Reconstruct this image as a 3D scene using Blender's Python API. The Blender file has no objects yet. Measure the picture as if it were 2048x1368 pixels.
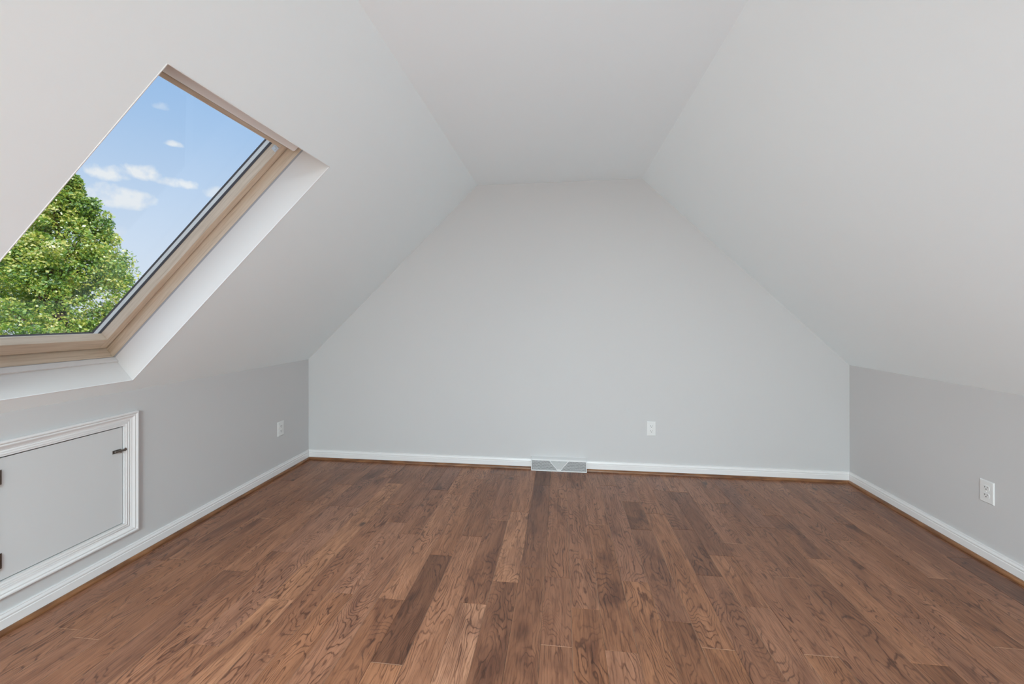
import bpy, math, random
import numpy as np
from mathutils import Vector, Matrix

random.seed(7)
scn = bpy.context.scene
col = scn.collection

# ------------------------------------------------------------------ camera
CAM_H = 1.28
FPX, YAW, ROLL, HORIZON = 810.97, 0.1205, -0.00136, 629.74
cam_data = bpy.data.cameras.new('camera')
cam = bpy.data.objects.new('camera', cam_data)
col.objects.link(cam)
cam_data.sensor_fit = 'HORIZONTAL'
cam_data.sensor_width = 36.0
cam_data.lens = FPX / 2048 * 36.0
cam_data.shift_y = -(684 - HORIZON) / 2048
cam_data.clip_start = 0.05
cam_data.clip_end = 500
cam.matrix_world = (Matrix.Translation((0, 0, CAM_H)) @ Matrix.Rotation(YAW, 4, 'Z')
                    @ Matrix.Rotation(math.pi / 2, 4, 'X') @ Matrix.Rotation(ROLL, 4, 'Z'))
scn.camera = cam

# ------------------------------------------------------------------ render look
scn.view_settings.view_transform = 'Standard'
scn.view_settings.look = 'None'
scn.view_settings.exposure = 0.0
scn.view_settings.gamma = 1.0
scn.view_settings.use_curve_mapping = False
scn.cycles.use_denoising = True
scn.cycles.denoiser = 'OPENIMAGEDENOISE'
scn.cycles.max_bounces = 14
scn.cycles.diffuse_bounces = 8
scn.cycles.glossy_bounces = 4
scn.cycles.transparent_max_bounces = 16
scn.cycles.sample_clamp_indirect = 6.0
scn.cycles.caustics_reflective = False
scn.cycles.caustics_refractive = False


def nd(nt, typ, **kw):
    n = nt.nodes.new(typ)
    for k, v in kw.items():
        setattr(n, k, v)
    return n


def math_n(nt, op, a, b=None, c=None, clamp=False):
    n = nt.nodes.new('ShaderNodeMath')
    n.operation = op
    n.use_clamp = clamp
    for i, v in enumerate((a, b, c)):
        if v is None:
            continue
        if isinstance(v, (int, float)):
            n.inputs[i].default_value = v
        else:
            nt.links.new(v, n.inputs[i])
    return n.outputs[0]


def mix_col(nt, fac, a, b, blend='MIX'):
    n = nt.nodes.new('ShaderNodeMix')
    n.data_type = 'RGBA'
    n.blend_type = blend
    n.clamp_factor = True
    for sock, v in ((n.inputs[0], fac), (n.inputs[6], a), (n.inputs[7], b)):
        if isinstance(v, (int, float)):
            sock.default_value = v
        elif isinstance(v, tuple):
            sock.default_value = (*v, 1) if len(v) == 3 else v
        else:
            nt.links.new(v, sock)
    return n.outputs[2]


def ramp(nt, fac, stops, interp='LINEAR'):
    n = nt.nodes.new('ShaderNodeValToRGB')
    cr = n.color_ramp
    cr.interpolation = interp
    while len(cr.elements) < len(stops):
        cr.elements.new(0.5)
    for e, (p, c) in zip(cr.elements, stops):
        e.position = p
        e.color = (c, c, c, 1) if isinstance(c, (int, float)) else (*c, 1)
    nt.links.new(fac, n.inputs[0])
    return n.outputs[0]


def s2l(r, g, b):
    f = lambda c: (c / 255 / 12.92) if c / 255 <= .04045 else ((c / 255 + .055) / 1.055) ** 2.4
    return (f(r), f(g), f(b))


# ------------------------------------------------------------------ sky
world = bpy.data.worlds.new('sky')
scn.world = world
world.use_nodes = True
wn = world.node_tree
wn.nodes.clear()
tc = nd(wn, 'ShaderNodeTexCoord')
sep = nd(wn, 'ShaderNodeSeparateXYZ')
wn.links.new(tc.outputs['Generated'], sep.inputs[0])
dx, dy, dz = sep.outputs
el = math_n(wn, 'MULTIPLY', math_n(wn, 'ARCSINE', dz), 57.29578)
az = math_n(wn, 'MULTIPLY', math_n(wn, 'ARCTAN2', dx, dy), 57.29578)
elr = math_n(wn, 'DIVIDE', el, 90.0)
sky_col = ramp(wn, elr, [(0.0, s2l(222, 231, 246)), (0.06, s2l(216, 229, 248)), (0.14, s2l(196, 217, 245)),
                         (0.22, s2l(172, 203, 241)), (0.30, s2l(152, 191, 238)), (0.45, s2l(205, 218, 238)),
                         (1.0, s2l(228, 230, 232))])
cn = nd(wn, 'ShaderNodeTexNoise')
cn.inputs['Scale'].default_value = 34.0
cn.inputs['Detail'].default_value = 5.0
cn.inputs['Roughness'].default_value = 0.55
wn.links.new(tc.outputs['Generated'], cn.inputs['Vector'])
wob = math_n(wn, 'MULTIPLY', math_n(wn, 'SUBTRACT', cn.outputs[0], 0.5), 3.4)
mask = None
# azimuth, elevation, half-width, half-height (degrees), strength
for (ca, ce, hw, hh, st) in [(-47.84, 21.2, 0.9, 0.6, .45), (-46.66, 17.9, 1.0, 0.5, .9), (-51.7, 13.9, 1.8, 1.2, 1.0),
                             (-48.9, 14.3, 2.0, 1.1, 1.0), (-46.9, 14.0, 2.1, 0.9, .95), (-50.9, 11.4, 3.0, 1.5, .95),
                             (-43.0, 13.6, 1.2, .9, .6), (-53.2, 8.5, 3.5, 1.5, .35), (-30, 16, 5, 1.6, .8),
                             (-70, 12, 6, 2.0, .8), (-62, 19, 4, 1.2, .7), (20, 14, 8, 2, .8), (100, 12, 9, 2.5, .8)]:
    a = math_n(wn, 'DIVIDE', math_n(wn, 'SUBTRACT', az, ca), hw)
    b = math_n(wn, 'DIVIDE', math_n(wn, 'SUBTRACT', el, ce), hh)
    # flatter undersides
    b = math_n(wn, 'MULTIPLY', b, math_n(wn, 'ADD', 1.0, math_n(wn, 'MULTIPLY', math_n(wn, 'LESS_THAN', b, 0.0), 0.9)))
    r = math_n(wn, 'ADD', math_n(wn, 'MULTIPLY', a, a), math_n(wn, 'MULTIPLY', b, b))
    m = math_n(wn, 'SUBTRACT', math_n(wn, 'ADD', 1.0, wob), r)
    m = math_n(wn, 'MULTIPLY', math_n(wn, 'MULTIPLY', m, 1.1, clamp=True), st)
    mask = m if mask is None else math_n(wn, 'MAXIMUM', mask, m)
sky_col = mix_col(wn, mask, sky_col, s2l(240, 243, 249))
# added sky glow, unseen above the window view, brightens the back wall
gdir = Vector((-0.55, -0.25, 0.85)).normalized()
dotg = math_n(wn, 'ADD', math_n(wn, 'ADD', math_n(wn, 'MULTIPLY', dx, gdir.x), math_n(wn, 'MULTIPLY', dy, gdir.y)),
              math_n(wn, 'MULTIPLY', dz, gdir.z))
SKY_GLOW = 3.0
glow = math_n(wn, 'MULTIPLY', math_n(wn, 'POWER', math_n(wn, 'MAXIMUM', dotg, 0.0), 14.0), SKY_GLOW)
bg = nd(wn, 'ShaderNodeBackground')
wn.links.new(sky_col, bg.inputs['Color'])
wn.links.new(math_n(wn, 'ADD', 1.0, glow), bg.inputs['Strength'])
wo = nd(wn, 'ShaderNodeOutputWorld')
wn.links.new(bg.outputs[0], wo.inputs[0])

# ------------------------------------------------------------------ sun and added fill lights
sun_d = bpy.data.lights.new('sun', 'SUN')
sun_d.energy = 4.8
sun_d.angle = math.radians(0.6)
sun_d.color = (1.0, 0.95, 0.86)
sun = bpy.data.objects.new('sun', sun_d)
col.objects.link(sun)
sun.rotation_euler = Vector((0.62, -0.45, 0.55)).to_track_quat('Z', 'Y').to_euler()


def area(name, loc, target, sx, sy, power, color=(1, 1, 1)):
    d = bpy.data.lights.new(name, 'AREA')
    d.shape = 'RECTANGLE'
    d.size, d.size_y = sx, sy
    d.energy = power
    d.color = color
    o = bpy.data.objects.new(name, d)
    col.objects.link(o)
    o.location = loc
    o.rotation_euler = (Vector(loc) - Vector(target)).to_track_quat('Z', 'Y').to_euler()
    return o


# room geometry (metres)
XL, XR, YB, YF = -2.2406, 2.1824, 3.3782, -4.6
ZKL, ZKR, XCL, XCR, ZC = 0.886, 0.8932, -0.7038, 0.651, 2.3792
K = Vector((XL, 0, ZKL))
DL = Vector((XCL - XL, 0, ZC - ZKL)).normalized()
NL = Vector((-DL.z, 0, DL.x))


def W(s, y, d):
    """slope coordinates: s up the left slope, y along the room, d outwards through the roof"""
    return K + DL * s + NL * d + Vector((0, y, 0))


# unseen fill lights without fixtures, added to brighten the room evenly
area('rear_top_fill', (-0.1, -2.5, 2.30), (-0.1, -2.5, 0), 1.0, 1.0, 335.0, (0.77, 1.0, 1.11))
area('rear_wall_fill', (0.0, YF + 0.03, 1.2), (0.0, 3.0, 1.5), 2.4, 1.6, 49.0, (1.0, 1.0, 0.80))  # added fill at the rear wall, which has no window
area('left_fill', (-1.9, 0.2, 0.5), (2.0, 1.5, 0.8), 0.6, 0.6, 10.6, (0.98, 0.96, 1.12))  # added fill from the left, out of view
area('right_fill', (1.85, 0.15, 0.5), (-2.0, 2.4, 0.7), 0.6, 0.6, 8.4, (0.78, 1.0, 1.30))  # added fill from the right, out of view
fl = area('low_fill', (-1.9, 0.2, 0.4), (2.1, 2.8, 0.5), 0.6, 0.6, 2.7, (1.0, 0.98, 0.92))  # weak added fill, low on the left
fl.data.spread = 1.2
fl = area('ceiling_fill', (0.0, -0.8, 0.5), (0.0, 2.6, 2.38), 0.9, 0.9, 2.8, (0.7, 1.0, 1.15))  # added fill aimed up at the far ceiling
fl.data.spread = 1.3


# ------------------------------------------------------------------ mesh helpers
class MB:
    def __init__(self):
        self.v, self.f, self.m = [], [], []

    def add(self, vs, fs, mi=0):
        b = len(self.v)
        self.v += [tuple(p) for p in vs]
        self.f += [tuple(b + i for i in f) for f in fs]
        self.m += [mi] * len(fs)

    def box(self, x0, x1, y0, y1, z0, z1, mi=0, fn=None):
        P = [(x, y, z) for x in (x0, x1) for y in (y0, y1) for z in (z0, z1)]
        if fn:
            P = [fn(*p) for p in P]
        self.add(P, [(0, 1, 3, 2), (4, 6, 7, 5), (0, 4, 5, 1), (2, 3, 7, 6), (0, 2, 6, 4), (1, 5, 7, 3)], mi)

    def cyl(self, p0, p1, r0, r1=None, n=16, cap=True, mi=0):
        r1 = r0 if r1 is None else r1
        p0, p1 = Vector(p0), Vector(p1)
        ax = (p1 - p0).normalized()
        u = ax.orthogonal().normalized()
        w = ax.cross(u)
        vs = []
        for p, r in ((p0, r0), (p1, r1)):
            for i in range(n):
                a = 2 * math.pi * i / n
                vs.append(p + u * (r * math.cos(a)) + w * (r * math.sin(a)))
        fs = [(i, (i + 1) % n, n + (i + 1) % n, n + i) for i in range(n)]
        if cap:
            fs += [tuple(range(n))[::-1], tuple(range(n, 2 * n))]
        self.add(vs, fs, mi)

    def lathe(self, p0, ax, prof, n=20):
        """prof: list of (distance along axis, radius)"""
        p0, ax = Vector(p0), Vector(ax).normalized()
        u = ax.orthogonal().normalized()
        w = ax.cross(u)
        vs, fs = [], []
        for t, r in prof:
            for i in range(n):
                a = 2 * math.pi * i / n
                vs.append(p0 + ax * t + u * (r * math.cos(a)) + w * (r * math.sin(a)))
        for k in range(len(prof) - 1):
            for i in range(n):
                fs.append((k * n + i, k * n + (i + 1) % n, (k + 1) * n + (i + 1) % n, (k + 1) * n + i))
        fs += [tuple(range(n))[::-1], tuple(range((len(prof) - 1) * n, len(prof) * n))]
        self.add(vs, fs)

    def extrude(self, prof, origin, A, B, L, mitre0=0.0, mitre1=0.0):
        """closed profile of (a, b) points swept along L; mitre: shift along L per unit a"""
        o, A, B, L = map(Vector, (origin, A, B, L))
        l = L.normalized()
        n = len(prof)
        vs = [o + A * a + B * b + l * (mitre0 * a) for a, b in prof] + \
             [o + L + A * a + B * b - l * (mitre1 * a) for a, b in prof]
        fs = [(i, (i + 1) % n, n + (i + 1) % n, n + i) for i in range(n)]
        fs += [tuple(range(n))[::-1], tuple(range(n, 2 * n))]
        self.add(vs, fs)

    def ring(self, prof, corners_fn):
        """closed profile of (t, h); corners_fn(t, h) gives the four corners of the mitred frame there"""
        n = len(prof)
        vs = []
        for t, h in prof:
            vs += corners_fn(t, h)
        fs = []
        for i in range(n):
            j = (i + 1) % n
            for c in range(4):
                e = (c + 1) % 4
                fs.append((i * 4 + c, i * 4 + e, j * 4 + e, j * 4 + c))
        self.add(vs, fs)


def link(name, mb, mat, parent=None, bevel=0.0, smooth=False, segs=2):
    me = bpy.data.meshes.new(name)
    off = Vector(parent['_w']) if parent is not None else Vector((0, 0, 0))
    me.from_pydata([tuple(Vector(p) - off) for p in mb.v], [], mb.f)
    mats = mat if isinstance(mat, (list, tuple)) else [mat]
    for m in mats:
        me.materials.append(m)
    if len(mats) > 1:
        me.polygons.foreach_set('material_index', mb.m)
    me.update()
    import bmesh
    bm = bmesh.new()
    bm.from_mesh(me)
    bmesh.ops.recalc_face_normals(bm, faces=bm.faces)
    bm.to_mesh(me)
    bm.free()
    if smooth:
        me.polygons.foreach_set('use_smooth', [True] * len(me.polygons))
        me.set_sharp_from_angle(angle=math.radians(35))
    o = bpy.data.objects.new(name, me)
    col.objects.link(o)
    if parent is not None:
        o.parent = parent
        o['_w'] = list(off)
    else:
        o['_w'] = [0, 0, 0]
    if bevel:
        b = o.modifiers.new('bevel', 'BEVEL')
        b.width = bevel
        b.segments = segs
        b.limit_method = 'ANGLE'
        b.angle_limit = math.radians(30)
        b.harden_normals = False
    return o


def tag(o, label=None, cat=None, group=None, kind=None):
    if label: o['label'] = label
    if cat: o['category'] = cat
    if group: o['group'] = group
    if kind: o['kind'] = kind
    return o


def empty(name, loc, label=None, cat=None, group=None, kind=None):
    o = bpy.data.objects.new(name, None)
    col.objects.link(o)
    o.location = loc
    o.empty_display_size = 0.1
    o['_w'] = list(loc)
    return tag(o, label, cat, group, kind)


# ------------------------------------------------------------------ materials
def new_mat(name, color=(.8, .8, .8), rough=.5, metallic=0.0, spec=.5):
    m = bpy.data.materials.new(name)
    m.use_nodes = True
    b = m.node_tree.nodes['Principled BSDF']
    b.inputs['Base Color'].default_value = (*color, 1)
    b.inputs['Roughness'].default_value = rough
    b.inputs['Metallic'].default_value = metallic
    b.inputs['Specular IOR Level'].default_value = spec
    return m, m.node_tree, b


def bump(nt, b, height, strength, dist):
    n = nd(nt, 'ShaderNodeBump')
    n.inputs['Strength'].default_value = strength
    n.inputs['Distance'].default_value = dist
    nt.links.new(height, n.inputs['Height'])
    nt.links.new(n.outputs[0], b.inputs['Normal'])
    return n


def paint(name, color, rough, bscale=350, bdist=.00025, var=.015):
    m, nt, b = new_mat(name, color, rough)
    t = nd(nt, 'ShaderNodeTexCoord')
    n = nd(nt, 'ShaderNodeTexNoise')
    n.inputs['Scale'].default_value = bscale
    n.inputs['Detail'].default_value = 3
    nt.links.new(t.outputs['Object'], n.inputs['Vector'])
    bump(nt, b, n.outputs[0], .25, bdist)
    n2 = nd(nt, 'ShaderNodeTexNoise')
    n2.inputs['Scale'].default_value = 1.3
    n2.inputs['Detail'].default_value = 4
    nt.links.new(t.outputs['Object'], n2.inputs['Vector'])
    c = mix_col(nt, n2.outputs[0], tuple(x * (1 - var) for x in color), tuple(min(1, x * (1 + var)) for x in color))
    nt.links.new(c, b.inputs['Base Color'])
    return m


M_WALL = paint('wall_paint_grey', (.565, .558, .556), .75)
M_CEIL = paint('ceiling_paint', (.855, .925, .945), .85)
M_TRIM = paint('trim_paint_white', (.745, .735, .73), .32, bscale=120, bdist=.0001, var=.01)
M_LINING = paint('lining_paint_white', (.67, .65, .635), .45, bscale=120, bdist=.0001, var=.01)
M_DOORP = paint('door_paint', (.62, .62, .62), .5, bscale=200, bdist=.0002)
M_PLASTIC, _, _ = new_mat('white_plastic', (.72, .72, .71), .3)
M_DARK, _, _ = new_mat('dark_slot', (.02, .02, .02), .6)
M_GAP, _, _ = new_mat('shadow_gap_board', (.03, .03, .03), .9)
M_BRONZE, nt_, b_ = new_mat('aged_bronze', (.09, .065, .05), .38, metallic=.85)
n_ = nd(nt_, 'ShaderNodeTexNoise'); n_.inputs['Scale'].default_value = 180
nt_.links.new(mix_col(nt_, ramp(nt_, n_.outputs[0], [(.4, 0.0), (.6, 1.0)]), (.05, .03, .02), (.32, .28, .25)), b_.inputs['Base Color'])
M_REG, _, _ = new_mat('register_enamel', (.70, .70, .70), .35)
M_REGIN, _, _ = new_mat('register_inside', (.02, .02, .022), .6)
M_REGV, _, _ = new_mat('register_plate', (.42, .42, .42), .35)
M_ALU, _, _ = new_mat('spacer_aluminium', (.86, .85, .84), .45, metallic=.1)
M_SEAL, _, _ = new_mat('glazing_seal', (.055, .05, .055), .55)
M_GAP_SHADE, _, _ = new_mat('gap_shade_grey', (.36, .36, .38), .6)  # grey that stands for shade in the gap
M_BAR = paint('control_bar_lacquer', (.88, .88, .87), .35, bscale=80, bdist=.00005)
M_CLEAR, _, _ = new_mat('frosted_plastic', (.62, .68, .74), .2)

# pine of the window
M_PINE, nt_, b_ = new_mat('lacquered_pine', (.5, .36, .26), .42)
t_ = nd(nt_, 'ShaderNodeTexCoord')


def pine(name, along):
    m, nt, b = new_mat(name, (.5, .36, .26), .42)
    t = nd(nt, 'ShaderNodeTexCoord')
    mp = nd(nt, 'ShaderNodeMapping')
    # rotate so one axis runs up the slope
    ang = math.atan2(DL.z, DL.x)
    mp.inputs['Rotation'].default_value = (0, ang, 0)
    sc = (3, 60, 60) if along == 's' else (60, 3, 60)
    nt.links.new(t.outputs['Object'], mp.inputs['Vector'])
    mp2 = nd(nt, 'ShaderNodeMapping')
    mp2.inputs['Scale'].default_value = sc
    nt.links.new(mp.outputs[0], mp2.inputs['Vector'])
    n = nd(nt, 'ShaderNodeTexNoise')
    n.inputs['Scale'].default_value = 1.6
    n.inputs['Detail'].default_value = 4
    n.inputs['Distortion'].default_value = .6
    nt.links.new(mp2.outputs[0], n.inputs['Vector'])
    c = ramp(nt, n.outputs[0], [(.25, (.50, .40, .295)), (.45, (.63, .52, .40)), (.6, (.69, .585, .465)), (.8, (.58, .475, .365))])
    nt.links.new(c, b.inputs['Base Color'])
    bump(nt, b, n.outputs[0], .15, .0004)
    return m


M_PINE_S = pine('lacquered_pine_rail', 's')
M_PINE_Y = pine('lacquered_pine_crossrail', 'y')
bpy.data.materials.remove(M_PINE)

# window glass: nearly clear pane with a weak reflection
M_GLASS = bpy.data.materials.new('window_glass')
M_GLASS.use_nodes = True
nt = M_GLASS.node_tree
nt.nodes.clear()
out = nd(nt, 'ShaderNodeOutputMaterial')
tr = nd(nt, 'ShaderNodeBsdfTransparent'); tr.inputs[0].default_value = (.97, .985, .98, 1)
gl = nd(nt, 'ShaderNodeBsdfGlossy'); gl.inputs['Roughness'].default_value = .01
fr = nd(nt, 'ShaderNodeLayerWeight'); fr.inputs[0].default_value = .5
fac = math_n(nt, 'ADD', .02, math_n(nt, 'MULTIPLY', math_n(nt, 'POWER', fr.outputs['Facing'], 4.0), .22))
mx = nd(nt, 'ShaderNodeMixShader')
nt.links.new(fac, mx.inputs[0]); nt.links.new(tr.outputs[0], mx.inputs[1]); nt.links.new(gl.outputs[0], mx.inputs[2])
nt.links.new(mx.outputs[0], out.inputs[0])


# floor: hickory planks; every plank carries its own tone, hue and grain offset
def floor_material():
    m, nt, b = new_mat('hickory_planks', (.2, .12, .08), .36)
    geo = nd(nt, 'ShaderNodeNewGeometry')
    at = nd(nt, 'ShaderNodeAttribute', attribute_name='plank')      # tone, hue, seed
    sp = nd(nt, 'ShaderNodeSeparateColor')
    nt.links.new(at.outputs['Color'], sp.inputs[0])
    tone, hue, seed = sp.outputs
    off = nd(nt, 'ShaderNodeCombineXYZ')
    nt.links.new(math_n(nt, 'MULTIPLY', seed, 37.0), off.inputs[0])
    nt.links.new(math_n(nt, 'MULTIPLY', seed, 91.0), off.inputs[1])
    nt.links.new(math_n(nt, 'MULTIPLY', seed, 53.0), off.inputs[2])
    pos = nd(nt, 'ShaderNodeVectorMath', operation='ADD')
    nt.links.new(geo.outputs['Position'], pos.inputs[0])
    nt.links.new(off.outputs[0], pos.inputs[1])
    P = pos.outputs[0]

    def noise(sx, sy, scale, detail, dist=0.0, rough=.5):
        mp = nd(nt, 'ShaderNodeMapping')
        mp.inputs['Scale'].default_value = (sx, sy, 1)
        nt.links.new(P, mp.inputs['Vector'])
        n = nd(nt, 'ShaderNodeTexNoise')
        n.inputs['Scale'].default_value = scale
        n.inputs['Detail'].default_value = detail
        n.inputs['Distortion'].default_value = dist
        n.inputs['Roughness'].default_value = rough
        nt.links.new(mp.outputs[0], n.inputs['Vector'])
        return n.outputs[0]

    # contour lines of a stretched height field: cathedral grain
    h = noise(5.0, 1.15, 1.3, 2.5, 0.35, .45)
    wig = noise(22, 7, 1.6, 3, 0.2)
    hh = math_n(nt, 'ADD', math_n(nt, 'MULTIPLY', h, 30.0), math_n(nt, 'MULTIPLY', wig, 1.8))
    fr_ = math_n(nt, 'FRACT', hh)
    saw = math_n(nt, 'ABSOLUTE', math_n(nt, 'SUBTRACT', math_n(nt, 'MULTIPLY', fr_, 2.0), 1.0))
    line = ramp(nt, saw, [(0.0, 1.0), (.13, .8), (.30, .15), (.5, 0.0), (1.0, 0.0)])
    # lines come and go
    amt = ramp(nt, noise(9, 3, 1.2, 2), [(.36, .15), (.58, 1.0)])
    line = math_n(nt, 'MULTIPLY', line, amt)
    # broad band shading between rings
    band = math_n(nt, 'MULTIPLY', fr_, 1.0)
    fine = noise(190, 9, 1.0, 3, 0.1, .6)
    fine_l = ramp(nt, fine, [(.50, 0.0), (.62, 1.0)])
    mid = noise(26, 3.2, 1.0, 3, 0.8)
    blotch = noise(6.5, 2.0, 1.0, 3, 0.8, .55)
    blotch_d = ramp(nt, blotch, [(.55, 0.0), (.72, 1.0)])
    # knots
    mpk = nd(nt, 'ShaderNodeMapping')
    mpk.inputs['Scale'].default_value = (1.6, 1.0, 1)
    nt.links.new(P, mpk.inputs['Vector'])
    vor = nd(nt, 'ShaderNodeTexVoronoi')
    vor.inputs['Scale'].default_value = 1.9
    nt.links.new(mpk.outputs[0], vor.inputs['Vector'])
    kn = ramp(nt, vor.outputs['Distance'], [(0.0, 1.0), (.030, .9), (.052, .35), (.085, 0.0)])

    base = ramp(nt, tone, [(0.0, s2l(102, 72, 52)), (.25, s2l(126, 92, 70)), (.5, s2l(146, 109, 84)),
                           (.75, s2l(166, 128, 100)), (1.0, s2l(190, 154, 124))])
    warm = mix_col(nt, hue, (1.07, .93, .95), (1.15, .92, .74))
    base = mix_col(nt, 1.0, base, warm, 'MULTIPLY')
    c = mix_col(nt, math_n(nt, 'MULTIPLY', ramp(nt, mid, [(.38, 0.0), (.62, 1.0)]), .7), base, mix_col(nt, 1.0, base, (.66, .61, .58), 'MULTIPLY'))
    c = mix_col(nt, math_n(nt, 'MULTIPLY', band, .16), c, mix_col(nt, 1.0, c, (.72, .66, .62), 'MULTIPLY'))
    c = mix_col(nt, math_n(nt, 'MULTIPLY', fine_l, .75), c, mix_col(nt, 1.0, c, (.56, .50, .46), 'MULTIPLY'))
    c = mix_col(nt, math_n(nt, 'MULTIPLY', line, .95), c, mix_col(nt, 1.0, c, (.34, .28, .26), 'MULTIPLY'))
    c = mix_col(nt, math_n(nt, 'MULTIPLY', blotch_d, .75), c, mix_col(nt, 1.0, c, (.42, .35, .36), 'MULTIPLY'))
    c = mix_col(nt, math_n(nt, 'MULTIPLY', kn, .85), c, s2l(58, 40, 36))
    # edge highlights of the planks, painted as lighter bevels
    edge = nd(nt, 'ShaderNodeAttribute', attribute_name='edge')
    c = mix_col(nt, math_n(nt, 'MULTIPLY', edge.outputs['Fac'], .55), c, s2l(176, 138, 112))
    nt.links.new(c, b.inputs['Base Color'])
    rg = math_n(nt, 'ADD', .30, math_n(nt, 'MULTIPLY', mid, .16))
    nt.links.new(rg, b.inputs['Roughness'])
    scr = noise(14, 3.0, 1.0, 2, 0.4)
    hsum = math_n(nt, 'SUBTRACT', math_n(nt, 'MULTIPLY', scr, 1.4),
                  math_n(nt, 'ADD', math_n(nt, 'MULTIPLY', line, .25), math_n(nt, 'MULTIPLY', fine_l, .12)))
    bump(nt, b, hsum, .35, .0016)
    b.inputs['Specular IOR Level'].default_value = .55
    return m


M_FLOOR = floor_material()


def shoe_material():
    m, nt, b = new_mat('stained_shoe_moulding', (.1, .045, .02), .3)
    t = nd(nt, 'ShaderNodeTexCoord')
    mp = nd(nt, 'ShaderNodeMapping')
    mp.inputs['Scale'].default_value = (9, 9, 60)
    nt.links.new(t.outputs['Object'], mp.inputs['Vector'])
    n = nd(nt, 'ShaderNodeTexNoise')
    n.inputs['Scale'].default_value = .8
    n.inputs['Detail'].default_value = 4
    nt.links.new(mp.outputs[0], n.inputs['Vector'])
    c = ramp(nt, n.outputs[0], [(.3, s2l(84, 50, 30)), (.55, s2l(126, 84, 52)), (.75, s2l(152, 106, 70))])
    nt.links.new(c, b.inputs['Base Color'])
    return m


M_SHOE = shoe_material()

# ------------------------------------------------------------------ floor
PITCH, X0 = 0.1234, 0.0412
# y of the end joints seen in the photo, per plank row
JOINTS = {-17: [1.425], -16: [1.392, 2.35], -15: [1.595, 2.6], -14: [2.89, 1.85], -12: [1.42, 2.55], -11: [1.69, 2.95], -10: [1.407, 2.62],
          -9: [1.76, 2.4], -8: [2.28, 1.1], -7: [1.75, 2.825], -6: [1.422, 2.10, 3.1], -5: [2.30, 1.02], -4: [1.765, 2.50],
          -3: [1.927, 2.62], -2: [2.05, 3.05], -1: [1.99, 2.86], 0: [2.155, 3.02], 1: [2.52, 1.58], 2: [2.0, 3.1],
          3: [1.76, 2.49, 2.85], 4: [1.635, 2.7], 5: [2.09, 2.52], 6: [1.89, 2.27, 3.05], 7: [1.648, 2.4],
          8: [2.12, 2.9], 9: [1.45, 2.6], 10: [1.655, 2.3], 11: [1.9, 2.8], 12: [1.5, 2.5], 13: [1.77, 2.7], 14: [2.2], 15: [1.6, 2.9], 16: [2.4]}
# tone (0 dark .. 1 pale) of planks, by row and a y inside the plank
TONES = {(-11, 1.5): .82, (-11, 2.4): .80, (-12, 1.2): .62, (-12, 2.0): .64, (-10, 1.2): .56, (-10, 1.9): .60, (-10, 1.55): .50, (-13, 1.6): .60, (-13, 2.4): .58, (-14, 2.3): .62, (-9, 1.5): .60, (-9, 2.2): .66,
         (-8, 1.9): .62, (-8, 2.6): .45, (-7, 1.5): .45, (-7, 2.3): .72, (-7, 1.2): .48, (-6, 1.7): .12, (-6, 1.2): .66, (-6, 2.6): .55,
         (-5, 1.6): .66, (-5, 2.7): .38, (-4, 1.3): .86, (-4, 2.0): .40, (-4, 2.9): .45, (-3, 2.3): .80, (-3, 1.2): .42,
         (-2, 1.2): .38, (-2, 2.5): .28, (-1, 1.3): .48, (-1, 2.4): .50, (0, 1.5): .47, (0, 2.6): .50, (1, 1.3): .62,
         (1, 2.0): .46, (1, 2.9): .5, (2, 1.5): .60, (2, 2.5): .5, (3, 2.0): .36, (3, 2.7): .22, (3, 1.3): .28, (4, 1.2): .58, (4, 2.0): .58,
         (5, 1.3): .42, (5, 2.3): .26, (6, 1.4): .58, (6, 2.1): .6, (7, 1.9): .52, (7, 1.2): .60, (8, 1.5): .46, (8, 2.5): .42,
         (9, 1.2): .5, (9, 2.0): .36, (10, 2.0): .62, (11, 1.6): .46, (11, 2.4): .46, (12, 2.0): .58, (13, 1.9): .44, (13, 1.5): .5}


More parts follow.
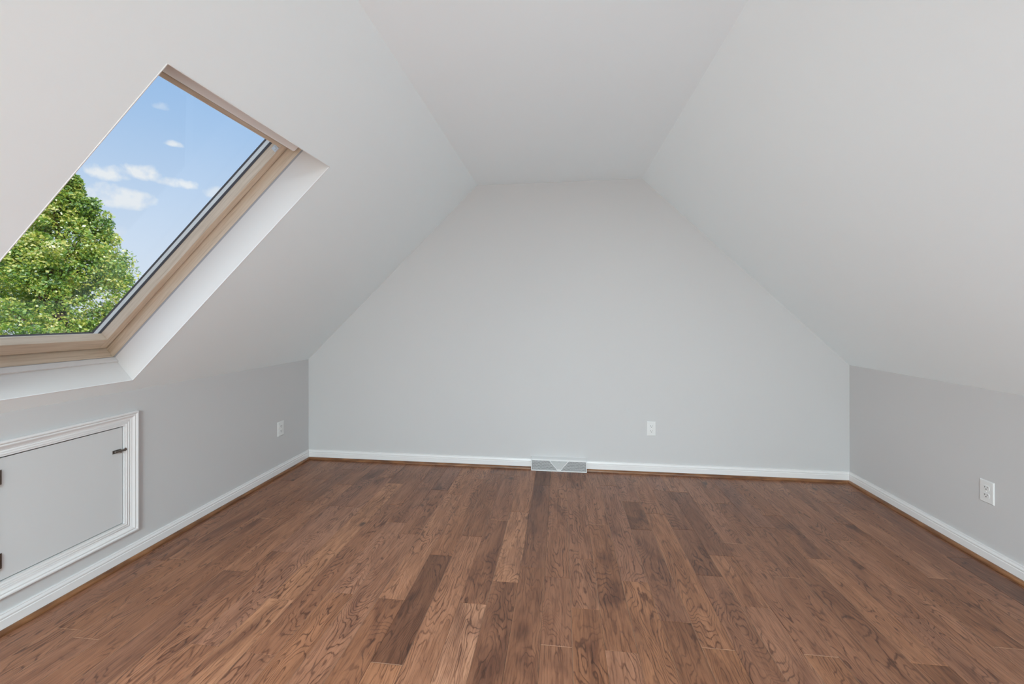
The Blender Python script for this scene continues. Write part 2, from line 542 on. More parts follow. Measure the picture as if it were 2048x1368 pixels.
def build_floor():
    verts, faces, vcol, vedge = [], [], [], []
    G, CH, DEP = 0.0004, 0.0012, 0.0009
    rnd = random.Random(21)
    for i in range(-19, 19):
        xa, xb = X0 + PITCH * i, X0 + PITCH * (i + 1)
        xa, xb = max(xa, XL - .0), min(xb, XR + .0)
        if xb - xa < .004:
            continue
        cuts = sorted(JOINTS.get(i, []))
        y = (cuts[0] if cuts else 1.2 + rnd.random())
        ys = list(cuts) if cuts else [y]
        while ys[0] > YF:
            ys.insert(0, ys[0] - rnd.uniform(.35, 1.2))
        while ys[-1] < YB:
            ys.append(ys[-1] + rnd.uniform(.45, 1.1))
        for ya, yb in zip(ys[:-1], ys[1:]):
            ya, yb = max(ya, YF), min(yb, YB)
            if yb - ya < .004:
                continue
            tone = min(1, max(0, rnd.gauss(.47, .13)))
            for (ti, ty), tv in TONES.items():
                if ti == i and ya < ty < yb:
                    tone = tv
            hue = min(1, max(0, rnd.gauss(.55, .2)))
            seed = rnd.random()
            b = len(verts)
            top = [(xa + G + CH, ya + G + CH), (xb - G - CH, ya + G + CH), (xb - G - CH, yb - G - CH), (xa + G + CH, yb - G - CH)]
            lip = [(xa + G, ya + G), (xb - G, ya + G), (xb - G, yb - G), (xa + G, yb - G)]
            for (x, yy) in top:
                verts.append((x, yy, 0.0))
            for (x, yy) in lip:
                verts.append((x, yy, -DEP))
            for (x, yy) in lip:
                verts.append((x, yy, -.012))
            fl = [(b, b + 1, b + 2, b + 3)]
            for k in range(4):
                j = (k + 1) % 4
                fl.append((b + 4 + k, b + 4 + j, b + j, b + k))
                fl.append((b + 8 + k, b + 8 + j, b + 4 + j, b + 4 + k))
            faces += fl
            vcol += [(tone, hue, seed, 1)] * (4 * len(fl))
            vedge += [0] * 4
            for k in range(4):
                vedge += [rnd.choice((0, 1, 1, 1)) if k in (1, 3) else rnd.choice((0, 0, 1))] * 4 + [0] * 4
    b = len(verts)
    verts += [(XL - .1, YF - .1, -.012), (XR + .1, YF - .1, -.012), (XR + .1, YB + .1, -.012), (XL - .1, YB + .1, -.012)]
    verts += [(x, y, -.15) for x, y, z in verts[-4:]]
    sub = [(b, b + 1, b + 2, b + 3), (b + 7, b + 6, b + 5, b + 4), (b, b + 4, b + 5, b + 1), (b + 1, b + 5, b + 6, b + 2),
           (b + 2, b + 6, b + 7, b + 3), (b + 3, b + 7, b + 4, b)]
    faces += sub
    vcol += [(0, .5, 0, 1)] * 24
    vedge += [0] * 24
    me = bpy.data.meshes.new('floor')
    me.from_pydata(verts, [], faces)
    a = me.color_attributes.new('plank', 'FLOAT_COLOR', 'CORNER')
    a.data.foreach_set('color', np.array(vcol, dtype=np.float32).ravel())
    e = me.attributes.new('edge', 'FLOAT', 'CORNER')
    e.data.foreach_set('value', np.array(vedge, dtype=np.float32))
    me.materials.append(M_FLOOR)
    me.materials.append(M_GAP)
    n = len(me.polygons)
    mi = [0] * n
    for k in range(n - 6, n):
        mi[k] = 1
    me.polygons.foreach_set('material_index', mi)
    o = bpy.data.objects.new('floor', me)
    col.objects.link(o)
    tag(o, kind='structure')


build_floor()

# ------------------------------------------------------------------ walls and ceiling
WT = 0.12
# access door opening in the left knee wall
DY0, DY1, DZ0, DZ1 = 1.358, 1.832, 0.210, 0.711


def slab_with_hole(u0, u1, v0, v1, hole, t, fn):
    """slab in (u, v) with a rectangular hole, thickness t outwards"""
    mb = MB()
    a0, a1, b0, b1 = hole
    us, vs = [u0, a0, a1, u1], [v0, b0, b1, v1]
    P = [fn(u, v, w) for w in (0, t) for u in us for v in vs]
    idx = lambda w, i, j: w * 16 + i * 4 + j
    fs = []
    for w in (0, 1):
        for i in range(3):
            for j in range(3):
                if i == 1 and j == 1:
                    continue
                q = [idx(w, i, j), idx(w, i + 1, j), idx(w, i + 1, j + 1), idx(w, i, j + 1)]
                fs.append(tuple(q if w else q[::-1]))
    for (i0, j0, i1, j1) in [(1, 1, 2, 1), (2, 1, 2, 2), (2, 2, 1, 2), (1, 2, 1, 1)]:
        fs.append((idx(0, i0, j0), idx(0, i1, j1), idx(1, i1, j1), idx(1, i0, j0)))
    for k in range(3):
        fs += [(idx(0, k, 0), idx(0, k + 1, 0), idx(1, k + 1, 0), idx(1, k, 0)),
               (idx(0, k, 3), idx(1, k, 3), idx(1, k + 1, 3), idx(0, k + 1, 3)),
               (idx(0, 0, k), idx(1, 0, k), idx(1, 0, k + 1), idx(0, 0, k + 1)),
               (idx(0, 3, k), idx(0, 3, k + 1), idx(1, 3, k + 1), idx(1, 3, k))]
    mb.add(P, fs)
    return mb


tag(link('wall_left', slab_with_hole(YF, YB, -.012, ZKL, (DY0, DY1, DZ0, DZ1), .10, lambda u, v, w: (XL - w, u, v)), M_WALL), kind='structure')
mb = MB(); mb.box(XR, XR + .10, YF, YB, -.012, ZKR)
tag(link('wall_right', mb, M_WALL), kind='structure')


def gable(y, out):
    mb = MB()
    prof = [(XL - .1, -.012), (XR + .1, -.012), (XR + .1, ZKR + .02), (XCR + .05, ZC + .12), (XCL - .05, ZC + .12), (XL - .1, ZKL + .02)]
    n = len(prof)
    mb.add([(x, y, z) for x, z in prof] + [(x, y + out, z) for x, z in prof],
           [tuple(range(n)), tuple(range(n, 2 * n))[::-1]] + [(i, (i + 1) % n, n + (i + 1) % n, n + i) for i in range(n)])
    return mb


tag(link('wall_back', gable(YB, .1), M_WALL), kind='structure')
tag(link('wall_front', gable(YF, -.1), M_WALL), kind='structure')
# flat ceiling and the two slopes
OY0, OY1, OS0, OS1 = 1.022, 1.826, 0.090, 1.585
SL = (Vector((XCL, 0, ZC)) - K).length
mb = MB(); mb.box(XCL - .0, XCR + .0, YF, YB, ZC, ZC + .10)
tag(link('ceiling', mb, M_CEIL), kind='structure')
o = link('ceiling', slab_with_hole(0.0, SL, YF, YB, (OS0 - .0016, OS1 + .0016, OY0 - .0016, OY1 + .0016), .055, lambda s, y, w: W(s, y, w)), M_CEIL)
tag(o, kind='structure')
KR = Vector((XR, 0, ZKR)); DR = (Vector((XCR, 0, ZC)) - KR); SR = DR.length; DR.normalize()
NR = Vector((-DR.z, 0, DR.x)); NR = NR if NR.x > 0 else -NR
mb = MB()
mb.box(0.0, SR, YF, YB, 0, .1, fn=lambda s, y, d: KR + DR * s + NR * d + Vector((0, y, 0)))
tag(link('ceiling', mb, M_CEIL), kind='structure')

# ------------------------------------------------------------------ baseboards and shoe mouldings
BB = [(0, 0), (.0135, 0), (.0135, .053), (.0115, .0555), (.0115, .058), (.0128, .0605), (.0125, .066), (.0095, .0715), (.0085, .0745),
      (.0095, .077), (.0085, .0797), (.004, .081), (0, .081)]
BBZ = 0.002
SH = [(0, 0), (.0165, 0)] + [(.0165 * math.cos(a) ** .8, .0195 * math.sin(a) ** .8) for a in [math.radians(x) for x in (15, 30, 45, 60, 75)]] + [(0.001, .0195), (0, .0195)]
RX0, RX1 = -.247, .205     # floor register on the back wall


def moulding(name, prof, mat, runs, z=0.0):
    mb = MB()
    for (org, A, L, m0, m1) in runs:
        mb.extrude(prof, org, A, (0, 0, 1), L, m0, m1)
    o = link(name, mb, mat, smooth=True)
    tag(o, kind='structure')
    return o


moulding('baseboard_left', BB, M_TRIM, [((XL, YF, BBZ), (1, 0, 0), (0, YB - YF, 0), 0, 1)])
moulding('baseboard_right', BB, M_TRIM, [((XR, YF, BBZ), (-1, 0, 0), (0, YB - YF, 0), 0, 1)])
moulding('baseboard_back', BB, M_TRIM, [((XL, YB, BBZ), (0, -1, 0), (RX0 - XL, 0, 0), 1, 0), ((RX1, YB, BBZ), (0, -1, 0), (XR - RX1, 0, 0), 0, 1)])
t = .0135
moulding('trim_1', SH, M_SHOE, [((XL + t, YF, 0.0005), (1, 0, 0), (0, YB - YF - t, 0), 0, 1)])
moulding('trim_2', SH, M_SHOE, [((XL + t, YB - t, 0.0005), (0, -1, 0), (RX0 - XL - t, 0, 0), 1, 0), ((RX1, YB - t, 0.0005), (0, -1, 0), (XR - RX1 - t, 0, 0), 0, 1)])
moulding('trim_3', SH, M_SHOE, [((XR - t, YF, 0.0005), (-1, 0, 0), (0, YB - YF - t, 0), 0, 1)])

# ------------------------------------------------------------------ access door
door = empty('door_1', (XL, (DY0 + DY1) / 2, DZ0), kind='structure')
CASW = .064
CAS = [(0, 0), (0, .0165), (.0025, .0195), (.0085, .0205), (.0125, .0185), (.0145, .0155), (.0165, .0175), (.0205, .0178), (.026, .0145),
       (.0325, .0112), (.0375, .0105), (.0385, .0088), (.0405, .0102), (.0465, .0105), (.0475, .0082), (.0495, .0094), (.056, .0092),
       (.0575, .0074), (CASW, .0074), (CASW, 0)]


def cas_corners(t, h):
    y0, y1, z0, z1 = DY0 - .003 - CASW + t, DY1 + .001 + CASW - t, DZ0 - .001 - CASW + t, DZ1 + .001 + CASW - t
    return [(XL + h, y0, z0), (XL + h, y1, z0), (XL + h, y1, z1), (XL + h, y0, z1)]


mb = MB(); mb.ring(CAS, cas_corners)
link('casing', mb, M_TRIM, door, smooth=True)
mb = MB(); mb.box(XL - .020, XL + .0005, DY0 + .003, DY1 - .003, DZ0 + .0035, DZ1 - .005)
link('door_panel', mb, M_DOORP, door, bevel=.0012)
mb = MB()
mb.box(XL - .10, XL - .026, DY0 + .001, DY1 - .001, DZ0 + .001, DZ1 - .001)
link('door_stop', mb, M_GAP, door)
for (za, zb) in ((.600, .659), (.262, .323)):
    mb = MB()
    mb.box(XL - .001, XL + .0025, DY0 - .012, DY0 + .0165, za, zb)
    yc = DY0 + .0005
    nk = 5
    for k in range(nk):
        h = (zb - za) / nk
        mb.cyl((XL + .009, yc, za + h * k + .0004), (XL + .009, yc, za + h * (k + 1) - .0004), .0042, n=14)
    mb.cyl((XL + .009, yc, za - .003), (XL + .009, yc, zb + .003), .0028, n=12)
    mb.box(XL + .0005, XL + .009, DY0 - .001, DY0 + .002, za, zb)
    for k in (0, 1, 2):
        mb.cyl((XL + .0022, DY0 + .011, za + .010 + .019 * k), (XL + .0034, DY0 + .011, za + .010 + .019 * k), .0025, n=10)
    link('hinge', mb, M_BRONZE, door, smooth=True)
# little slide latch
LY, LZ = 1.806, .589
mb = MB()
mb.box(XL + .0005, XL + .0022, LY - .024, LY + .014, LZ - .0085, LZ + .0085)
for yy in (LY - .016, LY + .008):
    mb.box(XL + .0022, XL + .0125, yy - .003, yy + .003, LZ - .0055, LZ + .0055)
for yy in (LY - .005, LY + .0):
    mb.cyl((XL + .002, yy, LZ - .0045), (XL + .0036, yy, LZ - .0045), .002, n=10)
la = link('latch', mb, M_BRONZE, door, bevel=.0005)
mb = MB()
mb.lathe((XL + .0085, LY - .020, LZ), (0, 1, 0), [(0, .004), (.001, .0048), (.040, .0048), (.044, .0056), (.050, .0062), (.054, .0056), (.056, .0035)], n=16)
mb.lathe((XL + .0115, LY - .002, LZ), (1, 0, -.35), [(0, .0022), (.006, .0020), (.008, .0034), (.012, .0038), (.015, .0024)], n=14)
link('bolt', mb, M_BRONZE, la, smooth=True)
# strike on the casing
mb = MB()
mb.box(XL + .0065, XL + .0098, DY1 + .002, DY1 + .008, LZ - .008, LZ + .008)
link('strike', mb, M_BRONZE, door, bevel=.0006)

# ------------------------------------------------------------------ roof window
win = empty('window_1', tuple(W((OS0 + OS1) / 2, (OY0 + OY1) / 2, 0)), kind='structure')


def sring(s0, s1, y0, y1, i, d0, d1, mb=None):
    """rectangular ring in the slope plane, outer bounds given, widths i = (s-low, s-high, y-low, y-high)"""
    mb = mb or MB()
    S0, S1, Y0, Y1 = s0 + i[0], s1 - i[1], y0 + i[2], y1 - i[3]
    o = [(s0, y0), (s0, y1), (s1, y1), (s1, y0)]
    n = [(S0, Y0), (S0, Y1), (S1, Y1), (S1, Y0)]
    vs = [W(s, y, d) for d in (d0, d1) for (s, y) in o + n]
    fs = []
    for k in range(4):
        j = (k + 1) % 4
        fs += [(k, j, 4 + j, 4 + k), (8 + k, 12 + k, 12 + j, 8 + j), (k, 8 + k, 8 + j, j), (4 + k, 4 + j, 12 + j, 12 + k)]
    mb.add(vs, fs)
    return mb


def rail(mb, s0, s1, y0, y1, d0, d1):
    mb.box(s0, s1, y0, y1, d0, d1, fn=lambda s, y, d: W(s, y, d))
    return mb


T = .014
lining = link('window_lining', sring(OS0 - T, OS1 + T, OY0 - T, OY1 + T, (T,) * 4, .0006, .1545), M_LINING, win)
link('bead_highlight', sring(OS0 - .0030, OS1 + .0030, OY0 - .0030, OY1 + .0030, (.0032,) * 4, -.0012, .004), M_TRIM, win, bevel=.0008)  # bead in lighter paint that carries the opening's edge highlight
link('lining_lip', rail(MB(), OS0 + .0002, OS0 + .0085, OY0 + .001, OY1 - .0005, .1260, .1545), M_LINING, win, bevel=.0006)
g = .0025
link('gap_shade_strip', sring(OS0 - T, OS1 + T, OY0 - T, OY1 + T, (T - g,) * 4, .155, .1655), M_GAP_SHADE, win)  # grey strip colours in the shadow line between lining and frame
# wooden frame, one part per member
F0, F1 = .166, .315
fw = .036
e = .0015
link('frame_jamb', rail(MB(), OS0 - fw, OS1 + fw, OY1 + e, OY1 + fw, F0, F1), M_PINE_S, win, bevel=.0012)
link('frame_jamb', rail(MB(), OS0 - fw, OS1 + fw, OY0 - fw, OY0 - e, F0, F1), M_PINE_S, win, bevel=.0012)
link('frame_sill', rail(MB(), OS0 - fw, OS0 - e, OY0 - e, OY1 + e, F0, F1), M_PINE_Y, win, bevel=.0012)
link('frame_head', rail(MB(), OS1 + e, OS1 + fw, OY0 - e, OY1 + e, F0, F1), M_PINE_Y, win, bevel=.0012)
# sash
sash = empty('sash', (0, 0, 0)); sash['_w'] = list(win['_w']); sash.parent = win
SG = .0045
A0, A1, B0, B1 = OS0 + .008, OS1 - .006, OY0 + SG, OY1 - SG
I = (.064, .095, .033, .033)      # widths: bottom rail, top rail, stiles
D0, D1 = .220, .268
G0, G1, H0, H1 = A0 + I[0], A1 - I[1], B0 + I[2], B1 - I[3]
link('sash_stile', rail(MB(), A0, A1, H1, B1, D0, D1 + .03), M_PINE_S, sash, bevel=.0015)
link('sash_stile', rail(MB(), A0, A1, B0, H0, D0, D1 + .03), M_PINE_S, sash, bevel=.0015)
mb = MB()
rp = [(A0, D0), (G0, D0), (G0, D1 - .003), (G0 - .043, .3065), (A0, .3065)]
mb.add([W(s, H0 + .0002, d) for s, d in rp] + [W(s, H1 - .0002, d) for s, d in rp],
       [(0, 1, 2, 3, 4), (9, 8, 7, 6, 5)] + [(i, (i + 1) % 5, 5 + (i + 1) % 5, 5 + i) for i in range(5)])
link('sash_rail', mb, M_PINE_Y, sash, bevel=.0015)
G0 -= .044
link('sash_rail', rail(MB(), G1, A1, H0 + .0002, H1 - .0002, D0, D1 + .03), M_PINE_Y, sash, bevel=.0015)
q = .0015
link('glazing_seal', sring(G0 + .0001, G1 - .0001, H0 + .0001, H1 - .0001, (q,) * 4, D1, .280), M_SEAL, sash)
link('spacer', sring(G0 + .0001, G1 - .0001, H0 + .0001, H1 - .0001, (q,) * 4, .2802, .2985), M_ALU, sash)
link('outer_seal', sring(G0 - .01, G1 + .01, H0 - .01, H1 + .01, (.0125,) * 4, .2987, .305), M_SEAL, sash)
link('glass_pane', rail(MB(), G0 + q + .0002, G1 - q - .0002, H0 + q + .0002, H1 - q - .0002, .281, .285), M_GLASS, sash)
# control bar under the head
mb = MB()
bp = [(1.513, .184), (1.5145, .175), (1.521, .1695), (1.560, .167), (1.574, .170), (1.580, .177), (1.580, .2165), (1.513, .2165)]
ya, yb_ = OY0 + .012, OY1 - .020
n = len(bp)
mb.add([W(s, ya, d) for s, d in bp] + [W(s, yb_, d) for s, d in bp],
       [tuple(range(n)), tuple(range(n, 2 * n))[::-1]] + [(i, (i + 1) % n, n + (i + 1) % n, n + i) for i in range(n)])
bar = link('control_bar', mb, M_BAR, win, smooth=True)
mb = MB()
rail(mb, 1.500, 1.5158, ya + .002, yb_ - .004, .205, .2195)
link('ventilation_flap', mb, M_PINE_Y, bar, bevel=.001)
mb = MB()
rail(mb, 1.5066, 1.5092, ya + .003, yb_ - .005, .2035, .2050)
link('flap_groove', mb, M_SEAL, bar)
# sash catch plate
mb = MB()
rail(mb, 1.452, 1.479, H1 - .004, H1 - .0002, .222, .250)
rail(mb, 1.458, 1.472, H1 - .010, H1 - .004, .228, .242)
link('catch_plate', mb, M_CLEAR, sash, bevel=.0015)
# outer metal cover, seen only through the pane's edge
link('metal_cladding', sring(OS0 - .06, OS1 + .06, OY0 - .06, OY1 + .06, (.075,) * 4, .3155, .330), M_SEAL, win)

# roofing around the window
mb = slab_with_hole(-.55, SL + .02, YF - .2, YB + .2, (OS0 - .045, OS1 + .045, OY0 - .045, OY1 + .045), .07, lambda s, y, w: W(s, y, w + .20))
tag(link('roof', mb, new_mat('roof_shingle', (.08, .075, .07), .9)[0]), kind='structure')


# ------------------------------------------------------------------ electrical outlets
def outlet(center, normal, label):
    """duplex receptacle; built facing -y, then turned"""
    root = empty('electrical_outlet', center, label, 'outlet', 'duplex outlets on the walls')
    root['_w'] = [0, 0, 0]
    mb = MB()
    w, h, d = .0355, .0575, .0055
    # plate with bevelled rim
    o = [(-w, -h), (w, -h), (w, h), (-w, h)]
    i_ = [(x * .90, z * .94) for x, z in o]
    mb.add([(x, 0, z) for x, z in o] + [(x, -.0025, z) for x, z in o] + [(x, -d, z) for x, z in i_],
           [(0, 1, 5, 4), (1, 2, 6, 5), (2, 3, 7, 6), (3, 0, 4, 7), (4, 5, 9, 8), (5, 6, 10, 9), (6, 7, 11, 10), (7, 4, 8, 11),
            (8, 9, 10, 11), (3, 2, 1, 0)])
    link('cover_plate', mb, M_PLASTIC, root, bevel=.0006)
    for zc in (.0195, -.0195):
        mb = MB()
        n = 24
        pts = []
        for k in range(n):
            a = 2 * math.pi * k / n
            x, z = .0172 * math.cos(a), .0172 * math.sin(a)
            pts.append((x, max(-.0125, min(.0125, z))))
        mb.add([(x, -d + .0005, z + zc) for x, z in pts] + [(x, -d - .0016, z + zc) for x, z in pts],
               [tuple(range(n)), tuple(range(n, 2 * n))] + [(k, (k + 1) % n, n + (k + 1) % n, n + k) for k in range(n)])
        rc = link('receptacle', mb, M_PLASTIC, root, bevel=.0004)
        mb = MB()
        mb.box(-.0075, -.0052, -d - .0021, -d - .0012, zc - .0005, zc + .0075)
        mb.box(.0052, .0075, -d - .0021, -d - .0012, zc + .0005, zc + .0070)
        mb.cyl((0, -d - .0021, zc - .0065), (0, -d - .0012, zc - .0065), .0027, n=14)
        link('slots', mb, M_DARK, rc)
    mb = MB()
    mb.lathe((0, -d + .0003, 0), (0, -1, 0), [(0, .0034), (.0010, .0032), (.0014, .0022)], n=16)
    link('screw', mb, M_ALU, root)
    root.rotation_euler = (0, 0, normal)
    return root


outlet((XL, 3.012, .369), math.pi / 2, 'white duplex outlet on the left knee wall, in shade near the corner')
outlet((.720, YB, .3625), 0, 'white duplex outlet on the far wall, above and right of the floor register')
outlet((XR, 2.371, .3645), -math.pi / 2, 'white duplex outlet on the right knee wall, above the baseboard')

# ------------------------------------------------------------------ baseboard register
reg = empty('baseboard_register', ((RX0 + RX1) / 2, YB, 0), 'white metal baseboard register with mesh grille on the floor against the far wall', 'vent')
RYF, RYT, RZ = YB - .050, YB - .040, .0925      # face foot, face top, height
fz = lambda z: RYF + (RYT - RYF) * z / RZ
mb = MB()
# outer shell: top, two ends, rims of the face
x0, x1 = RX0 + .0006, RX1 - .0006


def facebox(mb, xa, xb, za, zb, d0=0.0, d1=.003):
    P = [(x, fz(z) + d, z) for x in (xa, xb) for d in (d0, d1) for z in (za, zb)]
    mb.add(P, [(0, 1, 3, 2), (4, 6, 7, 5), (0, 4, 5, 1), (2, 3, 7, 6), (0, 2, 6, 4), (1, 5, 7, 3)])


P = [(x, y, z) for x in (x0, x1) for (y, z) in ((RYT - .002, RZ), (RYT + .004, RZ + .0035), (YB - .0005, RZ + .010), (YB - .0005, RZ + .006), (RYT + .004, RZ))]
mb.add(P, [(0, 1, 2, 3, 4), (9, 8, 7, 6, 5)] + [(i, (i + 1) % 5, 5 + (i + 1) % 5, 5 + i) for i in range(5)])
for xa in (x0, x1 - .003):
    P = [(x, y, z) for x in (xa, xa + .003) for (y, z) in ((RYF - .001, .001), (YB - .0005, .001), (YB - .0005, RZ + .008), (RYT - .001, RZ + .001))]
    mb.add(P, [(0, 1, 2, 3), (7, 6, 5, 4)] + [(i, (i + 1) % 4, 4 + (i + 1) % 4, 4 + i) for i in range(4)])
facebox(mb, x0, x1, .001, .0075, -.002, .004)
facebox(mb, x0, x1, RZ - .010, RZ, -.001, .003)
facebox(mb, x0, x0 + .007, .001, RZ, -.001, .003)
facebox(mb, x1 - .007, x1, .001, RZ, -.001, .003)
link('housing', mb, M_REG, reg, bevel=.0008)
mb = MB()
P = [(x, y, z) for x in (x0 + .004, x1 - .004) for (y, z) in ((RYF + .012, .002), (YB - .004, .002), (YB - .004, RZ - .002), (RYT + .010, RZ - .002))]
mb.add(P, [(0, 1, 2, 3), (7, 6, 5, 4)] + [(i, (i + 1) % 4, 4 + (i + 1) % 4, 4 + i) for i in range(4)])
link('inner_box', mb, M_REGIN, reg)
xm = (x0 + x1) / 2 + .002
zt, zb = RZ - .010, .0075
hw_t, hw_b = .075, .010        # half widths of the V at top and foot


def vhalf(z):
    return hw_b + (hw_t - hw_b) * (z - zb) / (zt - zb)


for side in (-1, 1):
    mb = MB()
    lo, hi = (x0 + .007, None) if side < 0 else (None, x1 - .007)
    z0_, z1_ = zb, zt
    pitchx, lean = .0064, .9
    for fam in (-1, 1):
        k = -60
        while k < 130:
            # bar from (xs, z0) leaning fam*lean*dz
            seg = []
            N = 14
            for j in range(N + 1):
                z = z0_ + (z1_ - z0_) * j / N
                x = (x0 + pitchx * k) + fam * lean * .30 * (z - z0_)
                ok = (x > x0 + .008 and x < xm - vhalf(z) - .002) if side < 0 else (x < x1 - .008 and x > xm + vhalf(z) + .002)
                seg.append((x, z, ok))
            run = [p for p in seg if p[2]]
            if len(run) >= 2:
                (xa, za, _), (xb, zb2, _) = run[0], run[-1]
                hw = .0008
                dd = .0004 if fam < 0 else .0014
                P = []
                for (xx, zz) in ((xa, za), (xb, zb2)):
                    P += [(xx - hw, fz(zz) + dd, zz), (xx + hw, fz(zz) + dd, zz), (xx + hw, fz(zz) + dd + .0012, zz), (xx - hw, fz(zz) + dd + .0012, zz)]
                mb.add(P, [(0, 1, 2, 3), (7, 6, 5, 4), (0, 4, 5, 1), (1, 5, 6, 2), (2, 6, 7, 3), (3, 7, 4, 0)])
            k += 1
    link('grille_mesh', mb, M_REG, reg)
# V-shaped centre: two slanted ribs and the recessed plate
mb = MB()
for sgn in (-1, 1):
    P = []
    for (z, ) in ((zb,), (zt,)):
        for (a, d) in ((-.0035, -.001), (.0035, -.001), (.0035, .004), (-.0035, .004)):
            P.append((xm + sgn * (vhalf(z)) + a, fz(z) + d, z))
    mb.add(P, [(0, 1, 2, 3), (7, 6, 5, 4), (0, 4, 5, 1), (1, 5, 6, 2), (2, 6, 7, 3), (3, 7, 4, 0)])
facebox(mb, xm - .014, xm + .014, zb - .001, zb + .012, -.001, .004)
link('rib', mb, M_REG, reg)
mb = MB()
P = [(xm - vhalf(zb), fz(zb) + .003, zb), (xm + vhalf(zb), fz(zb) + .003, zb), (xm + vhalf(zt), fz(zt) + .008, zt), (xm - vhalf(zt), fz(zt) + .008, zt)]
P += [(x, y + .0015, z) for x, y, z in P]
mb.add(P, [(0, 1, 2, 3), (7, 6, 5, 4), (0, 4, 5, 1), (1, 5, 6, 2), (2, 6, 7, 3), (3, 7, 4, 0)])
link('centre_plate', mb, M_REGV, reg)
mb = MB()
mb.box(xm - .0022, xm + .0022, fz(.07) - .006, fz(.07) + .006, .062, .077)
mb.lathe((xm, fz(.07) - .004, .0745), (0, -1, 0), [(0, .003), (.002, .0042), (.006, .0042), (.0075, .003)], n=14)
link('damper_lever', mb, M_REG, reg, bevel=.0005)


# ------------------------------------------------------------------ trees outside
def leaf_material(name, stops, seedscale):
    m = bpy.data.materials.new(name)
    m.use_nodes = True
    nt = m.node_tree
    nt.nodes.clear()
    out = nd(nt, 'ShaderNodeOutputMaterial')
    g = nd(nt, 'ShaderNodeNewGeometry')
    n = nd(nt, 'ShaderNodeTexNoise')
    n.inputs['Scale'].default_value = seedscale
    n.inputs['Detail'].default_value = 2
    nt.links.new(g.outputs['Position'], n.inputs['Vector'])
    f = math_n(nt, 'ADD', math_n(nt, 'MULTIPLY', g.outputs['Random Per Island'], .62), math_n(nt, 'MULTIPLY', math_n(nt, 'SUBTRACT', n.outputs[0], .5), 1.5))
    f = math_n(nt, 'ADD', f, .19)
    c = ramp(nt, f, stops)
    d = nd(nt, 'ShaderNodeBsdfDiffuse')
    t = nd(nt, 'ShaderNodeBsdfTranslucent')
    gl = nd(nt, 'ShaderNodeBsdfGlossy'); gl.inputs['Roughness'].default_value = .45
    gl.inputs['Color'].default_value = (.9, .95, 1, 1)
    nt.links.new(c, d.inputs[0]); nt.links.new(c, t.inputs[0])
    m1 = nd(nt, 'ShaderNodeMixShader'); m1.inputs[0].default_value = .45
    m2 = nd(nt, 'ShaderNodeMixShader'); m2.inputs[0].default_value = .11
    nt.links.new(d.outputs[0], m1.inputs[1]); nt.links.new(t.outputs[0], m1.inputs[2])
    nt.links.new(m1.outputs[0], m2.inputs[1]); nt.links.new(gl.outputs[0], m2.inputs[2])
    nt.links.new(m2.outputs[0], out.inputs[0])
    return m


M_BARK, nt_, b_ = new_mat('tree_bark', (.12, .09, .07), .9)
n_ = nd(nt_, 'ShaderNodeTexNoise'); n_.inputs['Scale'].default_value = 18
bump(nt_, b_, n_.outputs[0], .8, .03)
M_LEAF_A = leaf_material('leaves_bright_green', [(0.0, (.05, .13, .03)), (.25, (.16, .34, .05)), (.48, (.33, .50, .07)), (.68, (.58, .62, .09)), (.87, (.80, .74, .22)), (1.0, (.92, .90, .58))], 1.6)
M_LEAF_B = leaf_material('leaves_blue_green', [(0.0, (.05, .13, .06)), (.35, (.13, .26, .12)), (.65, (.25, .38, .17)), (1.0, (.48, .56, .24))], 1.3)


def leaves_mesh(rs, clumps, n_per, size):
    """clumps: (x, y, z, radius); each leaf is a pointed, slightly folded blade"""
    cs = np.array(clumps)
    tot = len(cs) * n_per
    c = np.repeat(cs, n_per, axis=0)
    d = rs.normal(size=(tot, 3)); d /= np.linalg.norm(d, axis=1)[:, None]
    r = c[:, 3] * rs.uniform(.35, 1.0, tot) ** .6
    p = c[:, :3] + d * r[:, None] * np.array([1, 1, .75])
    a = rs.normal(size=(tot, 3)); a /= np.linalg.norm(a, axis=1)[:, None]
    b = np.cross(a, rs.normal(size=(tot, 3))); b /= np.linalg.norm(b, axis=1)[:, None]
    nrm = np.cross(a, b)
    s = size * rs.uniform(.6, 1.25, tot)[:, None]
    v = np.stack([p - a * s * .5, p + b * s * .34 + nrm * s * .08, p + a * s * .55, p - b * s * .34 + nrm * s * .08], axis=1).reshape(-1, 3)
    return v, tot


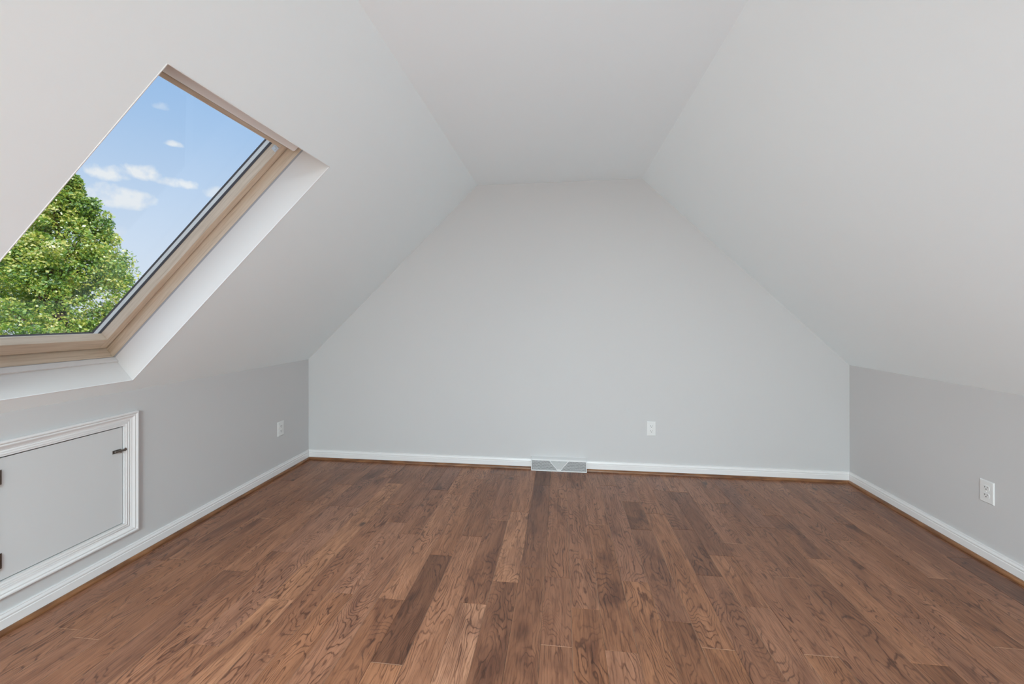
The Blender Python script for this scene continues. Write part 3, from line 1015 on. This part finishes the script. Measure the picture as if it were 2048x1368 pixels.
def tree(label, base, height, shape, rs_seed, mat, n_clumps, n_per, leaf, clump_r, name='leafy_tree'):
    rs = np.random.RandomState(rs_seed)
    root = empty(name, base, label, 'tree')
    bx, by, bz = base
    # trunk
    mb = MB()
    pts = [(0, .20), (.12, .16), (.35, .12), (.6, .08), (.85, .035), (.97, .01)]
    for (t0, r0), (t1, r1) in zip(pts[:-1], pts[1:]):
        f = lambda t: (bx + .12 * math.sin(t * 5), by + .1 * math.sin(t * 7), bz + t * height)
        mb.cyl(f(t0), f(t1), r0, r1, n=12, cap=False)
    link('trunk', mb, M_BARK, root, smooth=True)
    clumps = []
    brs = MB()
    k = 0
    while len(clumps) < n_clumps:
        t = rs.uniform(.10, 1.0)
        rad = shape(t)
        ang = rs.uniform(0, 2 * math.pi)
        rr = rad * rs.uniform(.25, 1.25) ** .5
        # lobed outline
        rr *= .86 + .22 * math.sin(ang * 3 + t * 17 + rs_seed)
        x, y, z = bx + rr * math.cos(ang), by + rr * math.sin(ang), bz + t * height
        clumps.append((x, y, z, clump_r * rs.uniform(.6, 1.25) * (0.45 + .55 * min(1, rad / 1.2))))
        k += 1
        if k % 7 == 0:
            t0 = max(.1, t - .12)
            f = (bx + .12 * math.sin(t0 * 5), by + .1 * math.sin(t0 * 7), bz + t0 * height)
            brs.cyl(f, (x, y, z), .03, .008, n=6, cap=False)
    link('branches', brs, M_BARK, root)
    v, tot = leaves_mesh(rs, clumps, n_per, leaf)
    v = v - np.array(base)
    me = bpy.data.meshes.new('foliage')
    me.vertices.add(len(v)); me.vertices.foreach_set('co', v.astype(np.float32).ravel())
    me.loops.add(tot * 4); me.loops.foreach_set('vertex_index', np.arange(tot * 4, dtype=np.int32))
    me.polygons.add(tot)
    me.polygons.foreach_set('loop_start', np.arange(0, tot * 4, 4, dtype=np.int32))
    me.materials.append(mat)
    me.update(calc_edges=True)
    o = bpy.data.objects.new('foliage', me)
    col.objects.link(o)
    o.parent = root
    return root


FWD = Vector((-math.sin(YAW), math.cos(YAW), 0)); RGT = Vector((math.cos(YAW), math.sin(YAW), 0))


def at(u, depth):
    p = FWD * depth + RGT * ((u - 1024) / FPX * depth)
    return p.x, p.y


cone = lambda R, p=.8: (lambda t: R * max(.03, (1 - t)) ** p if t > .22 else R * (.55 + t))
x, y = at(128, 9.6)
tree('tall pointed bright green tree filling the lower left of the roof window', (x, y, -3.0), 7.55, cone(3.4, .84), 3, M_LEAF_A, 420, 300, .066, .37)
x, y = at(372, 19.0)
tree('paler blue green tree behind, low beside the right jamb of the roof window', (x, y, -3.0), 6.2, cone(3.6, .45), 11, M_LEAF_B, 280, 200, .11, .55)
x, y = at(-10, 20.5)
tree('broad green tree at the left edge of the roof window, behind the tall one', (x, y, -3.0), 8.4, cone(4.0, .4), 5, M_LEAF_B, 320, 210, .12, .65)

mb = MB()
mb.box(-60, 2, -40, 60, -3.15, -3.0)
o = tag(link('ground', mb, new_mat('lawn', (.10, .17, .05), .95)[0]), kind='structure')

# ------------------------------------------------------------------ finish
for o in scn.objects:
    if '_w' in o:
        del o['_w']
